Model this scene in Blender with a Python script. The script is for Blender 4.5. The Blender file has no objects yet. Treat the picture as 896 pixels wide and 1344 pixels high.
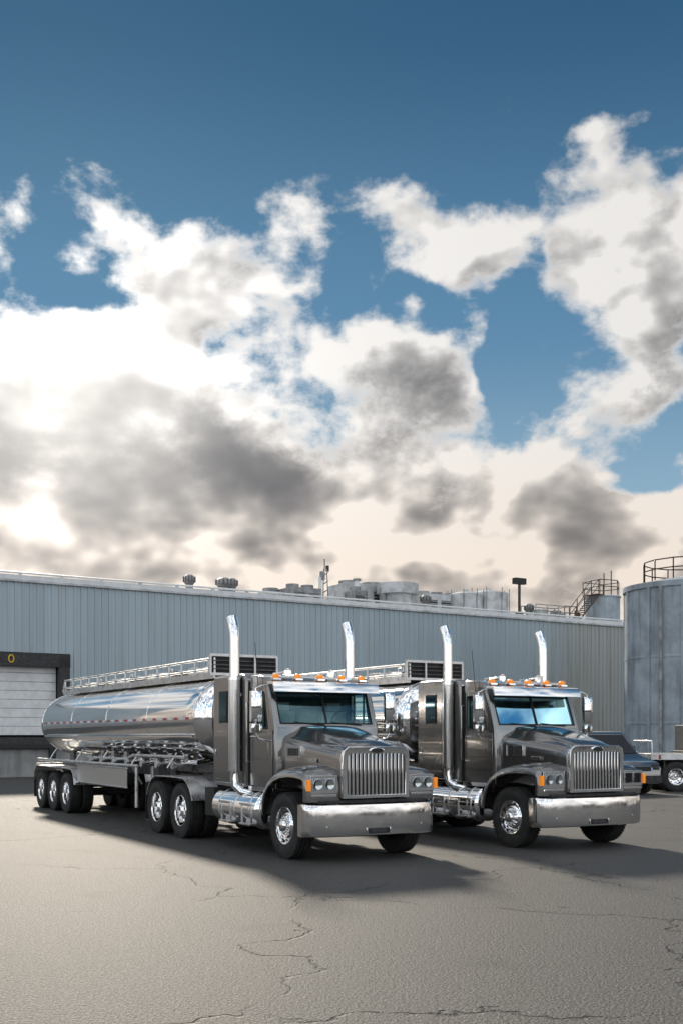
import bpy, bmesh, math, random
from mathutils import Vector, Matrix
random.seed(7)
scene = bpy.context.scene
scene.view_settings.view_transform = 'Standard'
scene.view_settings.look = 'None'
scene.view_settings.exposure = 0
rad = math.radians

# ------------------------------------------------------------------ node helper
class NT:
    def __init__(s, tree): s.t = tree
    def n(s, typ, **kw):
        nd = s.t.nodes.new(typ)
        for k, v in kw.items(): setattr(nd, k, v)
        return nd
    def set(s, sock, v):
        if hasattr(v, 'is_linked') or isinstance(v, bpy.types.NodeSocket): s.t.links.new(v, sock)
        else: sock.default_value = v
    def math(s, op, a, b=None, c=None, clamp=False):
        nd = s.n('ShaderNodeMath', operation=op); nd.use_clamp = clamp
        s.set(nd.inputs[0], a)
        if b is not None: s.set(nd.inputs[1], b)
        if c is not None: s.set(nd.inputs[2], c)
        return nd.outputs[0]
    def vm(s, op, a, b=None, out=0):
        nd = s.n('ShaderNodeVectorMath', operation=op)
        s.set(nd.inputs[0], a)
        if b is not None: s.set(nd.inputs[1], b)
        return nd.outputs[out]
    def scale(s, a, f):
        nd = s.n('ShaderNodeVectorMath', operation='SCALE'); s.set(nd.inputs[0], a); s.set(nd.inputs['Scale'], f); return nd.outputs[0]
    def mr(s, v, a, b, c=0.0, d=1.0, typ='SMOOTHSTEP'):
        nd = s.n('ShaderNodeMapRange', interpolation_type=typ)
        for i, x in enumerate((v, a, b, c, d)): s.set(nd.inputs[i], x)
        return nd.outputs[0]
    def mix(s, f, a, b, blend='MIX'):
        nd = s.n('ShaderNodeMix', data_type='RGBA', blend_type=blend)
        s.set(nd.inputs[0], f); s.set(nd.inputs[6], a); s.set(nd.inputs[7], b)
        return nd.outputs[2]
    def noise(s, vec, scale, detail=5, rough=.55, dist=0.0):
        nd = s.n('ShaderNodeTexNoise')
        if vec is not None: s.set(nd.inputs['Vector'], vec)
        nd.inputs['Scale'].default_value = scale; nd.inputs['Detail'].default_value = detail
        nd.inputs['Roughness'].default_value = rough; nd.inputs['Distortion'].default_value = dist
        return nd.outputs[0]

def c4(c): return (c[0], c[1], c[2], 1.0)

def mat(name, col, rough=.5, metal=0.0, coat=0.0, var=0.0, vscale=3.0, bump=0.0, bscale=40.0, emis=None, es=0.0,
        stretch=(1, 1, 1), rvar=0.0, spec=.5):
    m = bpy.data.materials.new(name); m.use_nodes = True
    k = NT(m.node_tree); b = m.node_tree.nodes['Principled BSDF']
    b.inputs['Roughness'].default_value = rough; b.inputs['Metallic'].default_value = metal
    b.inputs['Coat Weight'].default_value = coat; b.inputs['Coat Roughness'].default_value = .02
    b.inputs['Specular IOR Level'].default_value = spec
    tc = k.n('ShaderNodeTexCoord').outputs['Object']
    v = k.vm('MULTIPLY', tc, stretch)
    n1 = k.noise(v, vscale, 3, .6)
    f = k.mr(n1, .3, .7)
    k.set(b.inputs['Base Color'], k.mix(f, c4([x * (1 - var) for x in col]), c4([min(1, x * (1 + var)) for x in col])))
    if rvar:
        k.set(b.inputs['Roughness'], k.mr(n1, .3, .7, max(0, rough - rvar), rough + rvar))
    if bump:
        bp = k.n('ShaderNodeBump'); bp.inputs['Strength'].default_value = bump; bp.inputs['Distance'].default_value = .01
        k.set(bp.inputs['Height'], k.noise(v, bscale, 3, .6)); k.set(b.inputs['Normal'], bp.outputs[0])
    if emis:
        b.inputs['Emission Color'].default_value = c4(emis); b.inputs['Emission Strength'].default_value = es
    return m

M = {}
M['paint'] = mat('metallic_gray_paint', (.225, .220, .216), .19, .88, 1.0, .05, 300)
M['chrome'] = mat('chrome', (.90, .90, .90), .05, 1.0, 0, .03, 2, rvar=.02)
M['stain'] = mat('polished_stainless', (.90, .89, .88), .08, 1.0, 0, .04, 1.2, stretch=(.5, 3, 3), rvar=.04, bump=.02, bscale=2.5)
M['bumper'] = mat('bumper_steel', (.84, .82, .80), .13, 1.0, 0, .05, 3, rvar=.05, bump=.02, bscale=3)
M['alu'] = mat('aluminium', (.66, .66, .66), .34, .9, 0, .15, 6, rvar=.1)
M['tread'] = mat('treadplate', (.58, .58, .57), .33, .9, 0, .2, 60, bump=.6, bscale=60)
M['rubber'] = mat('tyre_rubber', (.020, .020, .019), .75, 0, 0, .4, 8, bump=.3, bscale=90)
M['black'] = mat('black_frame', (.012, .012, .013), .55, 0, 0, .3, 6)
M['dark'] = mat('dark_steel', (.04, .04, .042), .5, .4, 0, .4, 9)
M['grimy'] = mat('chassis_gray', (.13, .13, .13), .5, .6, 0, .35, 9)
M['seat'] = mat('cab_trim_fabric', (.07, .078, .08), .9, 0, 0, .2, 10)
M['seatl'] = mat('seat_leather', (.30, .31, .31), .6, 0, 0, .15, 10)
M['amber'] = mat('amber_lens', (.9, .28, .02), .15, 0, 1, .1, 10, emis=(1, .3, .02), es=.35)
M['red'] = mat('red_reflector', (.45, .02, .02), .3, 0, .3)
M['white'] = mat('white_paint', (.72, .73, .73), .45, 0, 0, .08, 3)

def glassmat(name, tint, refl=.06, gc=(.5, .88, 1, 1)):
    m = bpy.data.materials.new(name); m.use_nodes = True
    k = NT(m.node_tree); m.node_tree.nodes.remove(m.node_tree.nodes['Principled BSDF'])
    out = m.node_tree.nodes['Material Output']
    tr = k.n('ShaderNodeBsdfTransparent'); tr.inputs[0].default_value = c4(tint)
    gl = k.n('ShaderNodeBsdfGlossy'); gl.inputs['Roughness'].default_value = .03; gl.inputs[0].default_value = gc
    fr = k.n('ShaderNodeFresnel'); fr.inputs[0].default_value = 1.5
    f = k.math('ADD', fr.outputs[0], refl, clamp=True)
    mx = k.n('ShaderNodeMixShader'); k.set(mx.inputs[0], f)
    m.node_tree.links.new(tr.outputs[0], mx.inputs[1]); m.node_tree.links.new(gl.outputs[0], mx.inputs[2])
    m.node_tree.links.new(mx.outputs[0], out.inputs[0])
    return m
M['glass'] = glassmat('window_glass', (.66, .84, .84), .01)
M['lens'] = glassmat('headlight_lens', (.9, .92, .93), .03, (1, 1, 1, 1))

def perfmat():
    m = bpy.data.materials.new('perforated_chrome'); m.use_nodes = True
    k = NT(m.node_tree); b = m.node_tree.nodes['Principled BSDF']
    tc = k.n('ShaderNodeTexCoord').outputs['Object']
    v = k.n('ShaderNodeTexVoronoi'); v.inputs['Scale'].default_value = 42; v.inputs['Randomness'].default_value = 0.0
    k.set(v.inputs['Vector'], tc)
    f = k.mr(v.outputs['Distance'], .26, .32)
    k.set(b.inputs['Base Color'], k.mix(f, (.06, .06, .06, 1), (.85, .85, .85, 1)))
    k.set(b.inputs['Metallic'], f); b.inputs['Roughness'].default_value = .15
    return m
M['perf'] = perfmat()

# ------------------------------------------------------------------ mesh builder
class Part:
    def __init__(s): s.v = []; s.f = []; s.m = []; s.mats = []
    def mi(s, m):
        m = M[m] if isinstance(m, str) else m
        if m not in s.mats: s.mats.append(m)
        return s.mats.index(m)
    def raw(s, vs, fs, m):
        o = len(s.v); i = s.mi(m)
        s.v += [Vector(x) for x in vs]
        for f in fs: s.f.append([a + o for a in f]); s.m.append(i)
    def box(s, c, d, m, rot=None):
        vs = []
        for x in (-.5, .5):
            for y in (-.5, .5):
                for z in (-.5, .5):
                    p = Vector((x * d[0], y * d[1], z * d[2]))
                    if rot: p = rot @ p
                    vs.append(p + Vector(c))
        s.raw(vs, [(0, 1, 3, 2), (4, 6, 7, 5), (0, 4, 5, 1), (2, 3, 7, 6), (0, 2, 6, 4), (1, 5, 7, 3)], m)
    def loft(s, rings, m, closed=True, caps=True):
        n = len(rings[0]); vs = [p for r in rings for p in r]; fs = []
        for i in range(len(rings) - 1):
            for j in range(n if closed else n - 1):
                a = i * n + j; b = i * n + (j + 1) % n
                fs.append((a, b, b + n, a + n))
        if caps:
            fs.append(tuple(range(n))); fs.append(tuple(reversed(range((len(rings) - 1) * n, len(rings) * n))))
        s.raw(vs, fs, m)
    def tube(s, pts, r, m, seg=12, caps=True):
        pts = [Vector(p) for p in pts]; rs = r if isinstance(r, (list, tuple)) else [r] * len(pts)
        rings = []; up = None
        for i, p in enumerate(pts):
            t = (pts[min(i + 1, len(pts) - 1)] - pts[max(i - 1, 0)]).normalized()
            if up is None:
                up = Vector((0, 0, 1)) if abs(t.z) < .9 else Vector((1, 0, 0))
            a = (up - t * up.dot(t)).normalized(); b = t.cross(a); up = a
            rings.append([p + (a * math.cos(2 * math.pi * j / seg) + b * math.sin(2 * math.pi * j / seg)) * rs[i] for j in range(seg)])
        s.loft(rings, m, True, caps)
    def cyl(s, p0, p1, r, m, seg=20): s.tube([p0, p1], r, m, seg)
    def rev(s, prof, o, m, seg=48, axis='y'):
        rings = []
        for (a, r) in prof:
            r = max(r, .0005); ring = []
            for j in range(seg):
                th = 2 * math.pi * j / seg
                if axis == 'y': q = Vector((r * math.cos(th), a, r * math.sin(th)))
                elif axis == 'x': q = Vector((a, r * math.cos(th), r * math.sin(th)))
                else: q = Vector((r * math.cos(th), r * math.sin(th), a))
                ring.append(q + Vector(o))
            rings.append(ring)
        s.loft(rings, m, True, False)
    def prism(s, poly, y0, y1, m):
        s.loft([[(x, y0, z) for x, z in poly], [(x, y1, z) for x, z in poly]], m)
    def build(s, name, parent=None, bevel=0, smooth=38, seg=2):
        me = bpy.data.meshes.new(name); me.from_pydata([tuple(v) for v in s.v], [], s.f)
        for m in s.mats: me.materials.append(m)
        for p, i in zip(me.polygons, s.m): p.material_index = i
        bm = bmesh.new(); bm.from_mesh(me); bmesh.ops.recalc_face_normals(bm, faces=bm.faces); bm.to_mesh(me); bm.free()
        for p in me.polygons: p.use_smooth = True
        me.set_sharp_from_angle(angle=rad(smooth))
        ob = bpy.data.objects.new(name, me); scene.collection.objects.link(ob)
        if parent: ob.parent = parent
        if bevel:
            b = ob.modifiers.new('b', 'BEVEL'); b.width = bevel; b.segments = seg; b.limit_method = 'ANGLE'; b.angle_limit = rad(40)
            b.harden_normals = False
        return ob

def empty(name, loc=(0, 0, 0), rz=0):
    e = bpy.data.objects.new(name, None); e.location = loc; e.rotation_euler = (0, 0, rz)
    e.empty_display_size = .3; scene.collection.objects.link(e); return e

def bake(ob, smooth=38):
    dg = bpy.context.evaluated_depsgraph_get(); dg.update()
    me = bpy.data.meshes.new_from_object(ob.evaluated_get(dg))
    ob.modifiers.clear(); ob.data = me
    for p in me.polygons: p.use_smooth = True
    me.set_sharp_from_angle(angle=rad(smooth))

def cut(ob, cutters):
    for c in cutters:
        m = ob.modifiers.new('x', 'BOOLEAN'); m.operation = 'DIFFERENCE'; m.solver = 'EXACT'; m.object = c
        try: m.material_mode = 'TRANSFER'
        except Exception as ex: print(ex)
    bake(ob, 30)
    for c in cutters: bpy.data.objects.remove(c)

def arc(cx, cz, r, a0, a1, n):
    return [(cx + r * math.cos(rad(a0 + (a1 - a0) * i / n)), cz + r * math.sin(rad(a0 + (a1 - a0) * i / n))) for i in range(n + 1)]

# ------------------------------------------------------------------ wheels
def tire(P, yc):
    pr = [(-.10, .285), (-.125, .30), (-.143, .36), (-.148, .42), (-.143, .47), (-.13, .505), (-.112, .52)]
    for g in (-.065, 0, .065):
        pr += [(g - .009, .522), (g - .007, .508), (g + .007, .508), (g + .009, .522)]
    pr += [(-a, r) for a, r in reversed(pr[:7])]
    P.rev(pr, (0, yc, .0), 'rubber', 56)
    for j in range(56):      # shoulder lugs
        th = 2 * math.pi * j / 56
        for sg in (-1, 1):
            R = Matrix.Rotation(-th, 3, 'Y')
            P.box(R @ Vector((.5, 0, 0)) + Vector((0, yc + sg * .126, 0)), (.035, .03, .03), 'rubber', R)
P = Part(); tire(P, 0)
P.rev([(-.122, .302), (-.136, .292), (-.132, .28), (-.105, .272), (-.065, .264), (-.068, .235), (-.1, .205), (-.118, .18), (-.112, .155), (-.10, .15),
       (-.10, .105), (-.15, .10), (-.185, .085), (-.2, .06), (-.203, 0)], (0, 0, 0), 'chrome')
P.rev([(.12, .30), (.10, .27), (.0, .26), (.0, 0)], (0, 0, 0), 'dark')
for j in range(10):
    th = 2 * math.pi * j / 10
    c, s_ = math.cos(th), math.sin(th)
    P.tube([(c * .128, -.095, s_ * .128), (c * .128, -.135, s_ * .128), (c * .128, -.15, s_ * .128)], [.015, .015, .008], 'chrome', 8)
    th += math.pi / 10; c, s_ = math.cos(th), math.sin(th)
    P.cyl((c * .222, -.06, s_ * .222), (c * .22, -.089, s_ * .22), .024, 'black', 12)
ME_FRONT = P.build('wheel_front_mesh'); fm = ME_FRONT.data; bpy.data.objects.remove(ME_FRONT)
P = Part(); tire(P, -.165); tire(P, .165)
P.rev([(-.287, .302), (-.300, .292), (-.296, .28), (-.27, .272), (-.16, .268), (-.075, .255), (-.045, .21), (-.04, .17), (-.04, .11), (-.12, .105),
       (-.17, .09), (-.2, .06), (-.203, 0)], (0, 0, 0), 'chrome')
P.rev([(.29, .30), (.27, .27), (.1, .26), (.1, 0)], (0, 0, 0), 'dark')
for j in range(10):
    th = 2 * math.pi * j / 10; c, s_ = math.cos(th), math.sin(th)
    P.tube([(c * .14, -.03, s_ * .14), (c * .14, -.075, s_ * .14), (c * .14, -.09, s_ * .14)], [.015, .015, .008], 'chrome', 8)
    th += math.pi / 10; c, s_ = math.cos(th), math.sin(th)
    P.cyl((c * .215, -.02, s_ * .215), (c * .215, -.056, s_ * .215), .027, 'black', 12)
o = P.build('wheel_dual_mesh'); dm = o.data; bpy.data.objects.remove(o)

def wheel(parent, me, x, y, r=.52, name='wheel'):
    ob = bpy.data.objects.new(name, me); scene.collection.objects.link(ob); ob.parent = parent
    ob.location = (x, y, r); s = r / .522
    ob.scale = (s, s if y < 0 else s, s)
    ob.rotation_euler = (0, random.uniform(0, 6), 0 if y < 0 else math.pi)
    ob.rotation_mode = 'XYZ'

# ------------------------------------------------------------------ tanker truck
HEAD = math.atan2(-.871, .491)
T = empty('tanker_truck', (.07, 18.27, 0), HEAD)

for sg in (-1, 1):
    wheel(T, fm, 0, sg * .98, .525, 'steer_wheel')
    for x in (-4.2, -5.5): wheel(T, dm, x, sg * .925, .52, 'drive_wheel')
    for x in (-12.07, -13.26, -14.46): wheel(T, dm, x, sg * .925, .50, 'trailer_wheel')

# hood
P = Part(); rings = []
for x, w, zt, zs, zb in [(.90, .615, 1.735, 1.66, .98), (.84, .625, 1.785, 1.69, .98), (.6, .655, 1.86, 1.72, 1.0), (.2, .70, 1.955, 1.77, 1.05),
                         (-.2, .765, 2.04, 1.83, 1.1), (-.5, .83, 2.09, 1.88, 1.1), (-.64, .87, 2.10, 1.91, 1.1)]:
    half = [(1.0, zb), (1.0, zb + .35), (1.0, zs - .12), (.985, zs - .03), (.94, zs + .03), (.86, zs + .065), (.66, zt - .055), (.61, zt - .01), (.57, zt), (.3, zt + .015)]
    r = [(x, -w * a, z) for a, z in half] + [(x, 0, zt + .02)] + [(x, w * a, z) for a, z in reversed(half)]
    rings.append(r)
P.loft(rings, 'paint', True, True)
P.build('hood', T, .012, 50)

# front fenders
P = Part()
path = [(-.86, .66), (-.83, .86), (-.74, 1.06), (-.58, 1.22), (-.36, 1.335), (-.1, 1.40), (.2, 1.43), (.5, 1.425), (.70, 1.40), (.80, 1.35), (.85, 1.25), (.865, 1.1), (.865, .93)]
for sg in (-1, 1):
    rings = []
    for i, (x, z) in enumerate(path):
        a = path[max(i - 1, 0)]; b = path[min(i + 1, len(path) - 1)]
        t = Vector((b[0] - a[0], 0, b[1] - a[1])).normalized(); n = Vector((-t.z, 0, t.x))
        up = 1 if i < 8 else max(0, 1 - (i - 7) * .35)
        cs = [(.60, .07 * up), (.78, .05 * up), (.95, .03 * up), (1.06, .005), (1.125, -.03), (1.16, -.075), (1.165, -.13), (1.145, -.14), (1.13, -.08), (1.08, -.05), (.95, -.02), (.6, -.01)]
        rings.append([(x + n.x * o_, sg * y, z + n.z * o_) for y, o_ in cs])
    P.loft(rings, 'paint', True, True)
P.build('front_fenders', T, 0, 40)

# headlights, turn signals
P = Part()
for sg in (-1, 1):
    yc = sg * .885
    P.box((.862, yc, 1.20), (.05, .46, .27), 'chrome')
    P.box((.889, yc + sg * -.10, 1.205), (.012, .19, .18), 'alu')
    P.box((.889, yc + sg * .105, 1.205), (.012, .19, .18), 'alu')
    for dy in (-.10, .105):
        P.rev([(.902, .086), (.906, .082), (.898, .045), (.898, 0)], (0, yc + sg * dy, 1.205), 'chrome', 24, 'x')
        P.box((.916, yc + sg * dy, 1.205), (.006, .185, .175), 'lens')
    P.box((.88, sg * 1.145, 1.19), (.07, .05, .17), 'amber')
    P.box((.885, yc, 1.03), (.03, .42, .035), 'chrome')
P.build('headlights', T, .008)

# grille
P = Part()
P.box((.905, 0, 1.355), (.06, 1.06, .68), 'black')
fr = [(-.60, .98), (-.60, 1.63), (-.575, 1.72), (-.50, 1.775), (.50, 1.775), (.575, 1.72), (.60, 1.63), (.60, .98)]
fi = [(-.525, 1.03), (-.525, 1.60), (-.51, 1.64), (-.45, 1.665), (.45, 1.665), (.51, 1.64), (.525, 1.60), (.525, 1.03)]
xa, xb = .90, .965
n = 8
vs = [(xa, y, z) for y, z in fr] + [(xb, y, z) for y, z in fr] + [(xa, y, z) for y, z in fi] + [(xb, y, z) for y, z in fi]
fs = []
for j in range(n):
    k2 = (j + 1) % n
    fs += [(j, k2, n + k2, n + j), (2 * n + j, 3 * n + j, 3 * n + k2, 2 * n + k2), (n + j, n + k2, 3 * n + k2, 3 * n + j)]
P.raw(vs, fs, 'stain')
for i in range(15):
    y = -.483 + i * .966 / 14
    P.box((.945, y, 1.35), (.035, .040, .64), 'stain')
P.build('grille', T, .008)
P = Part()
P.loft([[(x, .13 * r * math.cos(a), 1.715 + .045 * r * math.sin(a)) for a in [2 * math.pi * j / 24 for j in range(24)]] for x, r in ((.955, 1), (.98, 1), (.985, .85))], 'chrome')
P.loft([[(x, .13 * r * math.cos(a), 1.715 + .045 * r * math.sin(a)) for a in [2 * math.pi * j / 24 for j in range(24)]] for x, r in ((.975, .86), (.989, .84))], 'black')
P.build('oval_badge', T)

# bumper
P = Part(); rings = []
def bsec(x, y, s=1):
    return [(x - .09, y, .88), (x - .01, y, .895), (x + .012, y, .88), (x + .024, y, .80), (x + .026, y, .65), (x + .026, y, .5), (x + .012, y, .41), (x - .02, y, .395), (x - .09, y, .41)]
for y, x in [(-1.17, .66), (-1.165, .74), (-1.13, .80), (-1.06, .845), (-.9, .895), (-.6, .94), (-.3, .965), (0, .972), (.3, .965), (.6, .94), (.9, .895), (1.06, .845), (1.13, .80), (1.165, .74), (1.17, .66)]:
    rings.append(bsec(x, y))
P.loft(rings, 'bumper')
P.build('bumper', T, 0, 45)
P = Part()
P.box((.992, .02, .475), (.022, .42, .085), 'black')
for y in (-.19, .23): P.box((1.002, y - .0, .475), (.012, .02, .1), 'chrome')
P.box((1.005, .02, .475), (.008, .26, .06), 'dark')
P.box((.80, 0, .93), (.2, 1.9, .05), 'dark')
for y in (-.85, .85):
    for z in (.55, .75): P.cyl((.91, y, z), (.935, y, z), .014, 'chrome', 10)
P.build('tow_opening', T, .004)

# cab shell
prof = [(-.60, 1.02), (-.60, 2.08), (-.84, 2.70), (-.86, 2.80), (-.95, 2.90), (-1.15, 2.955), (-1.56, 2.975), (-1.56, 1.02)]
P = Part(); P.prism(prof, -.99, .99, 'paint'); cab = P.build('cab', T, .05, 30, 4); cab.modifiers[0].angle_limit = rad(50)
ins = [(-.64, 1.06), (-.64, 2.09), (-.87, 2.68), (-.90, 2.78), (-.98, 2.86), (-1.17, 2.905), (-1.50, 2.92), (-1.50, 1.06)]
cs = []
# cutters must sit in the truck's frame to line up with the parented cab
P = Part(); P.prism(ins, -.94, .94, 'seat'); cs.append(P.build('c', T))
P = Part(); P.prism([(-.2, 2.14), (-.2, 2.67), (-.95, 2.67), (-.95, 2.14)], -.88, .88, 'seat'); cs.append(P.build('c', T, .04))
for sg in (-1, 1):
    P = Part(); P.prism([(-.86, 2.06), (-.99, 2.64), (-1.02, 2.67), (-1.42, 2.67), (-1.45, 2.64), (-1.45, 2.12), (-1.41, 2.06)], sg * .8, sg * 1.2, 'paint'); cs.append(P.build('c', T))
bpy.context.view_layer.update()
cut(cab, cs)
# windows
P = Part()
def slope_x(z): return -.60 - (z - 2.08) * .24 / .62
for y0, y1 in ((-.89, -.012), (.012, .89)):
    P.loft([[(slope_x(z) - .025, y, z) for z in (2.13, 2.68)] for y in (y0, y1)], 'glass', False, False)
for sg in (-1, 1):
    P.raw([(-.85, sg * .955, 2.05), (-.98, sg * .955, 2.68), (-1.46, sg * .955, 2.68), (-1.46, sg * .955, 2.05)], [(0, 1, 2, 3)], 'glass')
P.build('cab_windows', T)
P = Part()
P.box((slope_x(2.4) - .015, 0, 2.405), (.03, .02, .56), 'black', Matrix.Rotation(-math.atan(.24 / .62), 3, 'Y'))
for sg in (-1, 1):      # window gaskets
    g = [(-.86, 2.06), (-.99, 2.64), (-1.02, 2.67), (-1.42, 2.67), (-1.45, 2.64), (-1.45, 2.12), (-1.41, 2.06), (-.86, 2.06)]
    P.tube([(x, sg * .992, z) for x, z in g], .012, 'black', 6)
    P.box((-1.1, sg * .985, 2.37), (.025, .03, .58), 'black')
    # wipers parked low
    P.tube([(-.60, sg * .35 + .3, 2.12), (-.612, sg * .35 - .3, 2.17)], .007, 'black', 6)
g = [(-.87, 2.145), (-.87, 2.665), (.87, 2.665), (.87, 2.145), (-.87, 2.145)]
P.tube([(slope_x(z) + .004, y, z) for y, z in g], .012, 'black', 6)
P.build('window_trim', T)
# interior
P = Part()
P.box((-.79, 0, 1.98), (.25, 1.8, .24), 'dark')
for sg in (-1, 1):
    P.box((-1.25, sg * .5, 1.80), (.4, .5, .16), 'seatl'); P.box((-1.36, sg * .5, 2.08), (.12, .48, .56), 'seatl'); P.box((-1.34, sg * .5, 2.44), (.09, .26, .14), 'seatl')
w = Matrix.Rotation(rad(-55), 3, 'Y')
P.tube([Vector((-.98, .5, 2.22)) + w @ Vector((.22 * math.cos(a), .22 * math.sin(a), 0)) for a in [2 * math.pi * j / 24 for j in range(25)]], .016, 'black', 8)
P.build('cab_interior', T, .02)

# doors (raised panels), handles, steps
P = Part()
for sg in (-1, 1):
    P.prism([(-.66, 1.1), (-.66, 1.98), (-.84, 1.98), (-1.5, 1.98), (-1.5, 1.1)], sg * .98, sg * 1.003, 'paint')
    P.prism([(-.80, 1.55), (-.80, 1.90), (-1.42, 1.90), (-1.42, 1.55)], sg * .99, sg * 1.010, 'paint')
P.build('doors', T, .01)
P = Part()
for sg in (-1, 1):
    for a, b_ in (((-.655, 1.09), (-.655, 2.03)), ((-1.505, 1.09), (-1.505, 2.75)), ((-.655, 1.09), (-1.505, 1.09))):
        P.tube([(a[0], sg * .992, a[1]), (b_[0], sg * .992, b_[1])], .009, 'black', 6)
P.build('door_seams', T)
P = Part()
for sg in (-1, 1):
    P.tube([(-1.28, sg * 1.0, 1.93), (-1.28, sg * 1.04, 1.93), (-1.42, sg * 1.04, 1.93), (-1.42, sg * 1.0, 1.93)], .012, 'chrome', 8)
    P.tube([(-1.53, sg * 1.0, 1.5), (-1.53, sg * 1.06, 1.5), (-1.53, sg * 1.06, 2.5), (-1.53, sg * 1.0, 2.5)], .014, 'chrome', 8)
    P.box((-1.08, sg * .99, 1.055), (.94, .05, .07), 'chrome')
    P.box((-.75, sg * 1.0, .98), (.25, .06, .12), 'black')
    # hood side intake
    P.box((-.28, sg * .785, 1.68), (.40, .06, .19), 'chrome', Matrix.Rotation(sg * rad(-8), 3, 'Z'))
    for i in range(6):
        P.box((-.28 + (-.125 + i * .05), sg * .812 - sg * (-.125 + i * .05) * .14, 1.68), (.028, .02, .12), 'black', Matrix.Rotation(sg * rad(-8), 3, 'Z'))
    P.box((.2, sg * .712, 1.55), (.26, .02, .06), 'chrome')
P.build('chrome_trim', T, .004)

# sun visor + roof lights + horns
P = Part(); rings = []
for y in [-1.0 + i * .1 for i in range(21)]:
    c = .06 * (1 - (y / 1.0) ** 2)
    rings.append([(-.84 + c * .3, y, 2.84), (-.70 + c, y, 2.84), (-.635 + c, y, 2.82), (-.60 + c, y, 2.74), (-.585 + c, y, 2.665), (-.60 + c, y, 2.66), (-.66 + c, y, 2.79), (-.84, y, 2.80)])
P.loft(rings, 'bumper')
P.build('sun_visor', T)
P = Part()
for y in (-.82, -.42, 0, .42, .82):
    x = -.90 - (abs(y) > .6) * .02
    P.box((x - .02, y, 2.885), (.2, .14, .03), 'chrome')
    P.tube([(x + .07, y, 2.925), (x + .03, y, 2.93), (x - .03, y, 2.93), (x - .09, y, 2.905)], [.035, .052, .05, .02], 'amber', 14)
for y in (-.62, .2):
    P.tube([(-1.4, y, 2.995), (-1.05, y, 2.995), (-.93, y, 2.995), (-.86, y, 2.995), (-.88, y, 2.995), (-.95, y, 2.995)], [.02, .025, .04, .07, .06, .02], 'chrome', 16)
    P.box((-1.2, y, 2.97), (.06, .06, .05), 'chrome')
P.tube([(-1.3, .62, 2.95), (-1.3, .62, 3.08)], .05, 'white', 14)
P.tube([(-1.1, -.97, 2.7), (-1.12, -1.04, 2.75), (-1.2, -1.06, 3.5)], .006, 'black', 6)
P.build('roof_lights', T, .003)

# mirrors (slightly crowned shells)
P = Part()
for sg in (-1, 1):
    y = sg * 1.27; x = -.72
    for zc, h in ((2.42, .50), (2.07, .15)):
        rings = []
        for i in range(7):
            u = -1 + i / 3.0
            bulge = .035 + .035 * math.sqrt(max(0, 1 - u * u * .9))
            rings.append([(x - .03, y + u * .095, zc - h / 2), (x + bulge * .6, y + u * .095, zc - h / 2), (x + bulge, y + u * .095, zc - h * .38), (x + bulge, y + u * .095, zc + h * .38),
                          (x + bulge * .6, y + u * .095, zc + h / 2), (x - .03, y + u * .095, zc + h / 2)])
        P.loft(rings, 'chrome')
    P.box((x - .033, y, 2.42), (.006, .165, .47), 'dark')
    P.tube([(x - .1, sg * .98, 2.78), (x, y - sg * .1, 2.76), (x, y, 2.72), (x, y, 1.97), (x, y - sg * .05, 1.9), (x - .05, sg * .98, 1.85)], .013, 'chrome', 8)
P.build('mirrors', T, 0, 50)

# sleeper
P = Part(); P.prism([(-1.62, 1.06), (-1.62, 2.90), (-1.70, 2.99), (-1.9, 3.01), (-3.0, 3.01), (-3.06, 2.95), (-3.06, 1.06)], -1.03, 1.03, 'paint')
P.build('sleeper', T, .06, 35, 4)
P = Part()
P.box((-1.6, 0, 1.98), (.12, 1.9, 1.8), 'black')
for sg in (-1, 1):
    P.box((-2.58, sg * 1.03, 2.45), (.36, .03, .56), 'black'); P.box((-2.58, sg * 1.048, 2.45), (.31, .01, .50), 'glass')
    P.box((-2.58, sg * 1.035, 1.6), (.75, .012, .85), 'paint')
    P.box((-2.9, sg * 1.045, 1.65), (.06, .03, .10), 'chrome')
    P.box((-2.35, sg * 1.035, 1.09), (1.3, .03, .06), 'chrome')
for z in (2.5, 2.3, 2.1): P.box((-3.09, 0, z), (.05, 1.6, .03), 'chrome')
P.build('sleeper_details', T, .008)

# exhaust stacks
P = Part()
for sg in (-1, 1):
    x, y = -1.86, sg * 1.14
    P.cyl((x, y, 1.35), (x, y, 2.92), .105, 'perf', 28)
    P.tube([(x, y, 1.33), (x, y, 1.37)], .112, 'chrome', 28); P.tube([(x, y, 2.9), (x, y, 2.94)], .112, 'chrome', 28)
    P.tube([(x, y, 2.9), (x, y, 3.55), (x - .01, y, 3.70), (x - .05, y, 3.84), (x - .12, y, 3.98)], [.085, .085, .087, .092, .095], 'chrome', 24, False)
    P.tube([(x - .055, y, 3.85), (x - .116, y, 3.97)], .07, 'black', 20)
    P.tube([(x, y, 1.36), (x, y, 1.2), (x + .03, y * .99, 1.08), (x + .15, y * .93, .98), (x + .4, y * .8, .93), (x + .8, y * .55, .9)], .075, 'chrome', 20)
    for z in (1.75, 2.65): P.box((x, y - sg * .07, z), (.05, .16, .05), 'chrome')
P.build('exhaust_stacks', T, 0, 50)

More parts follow.
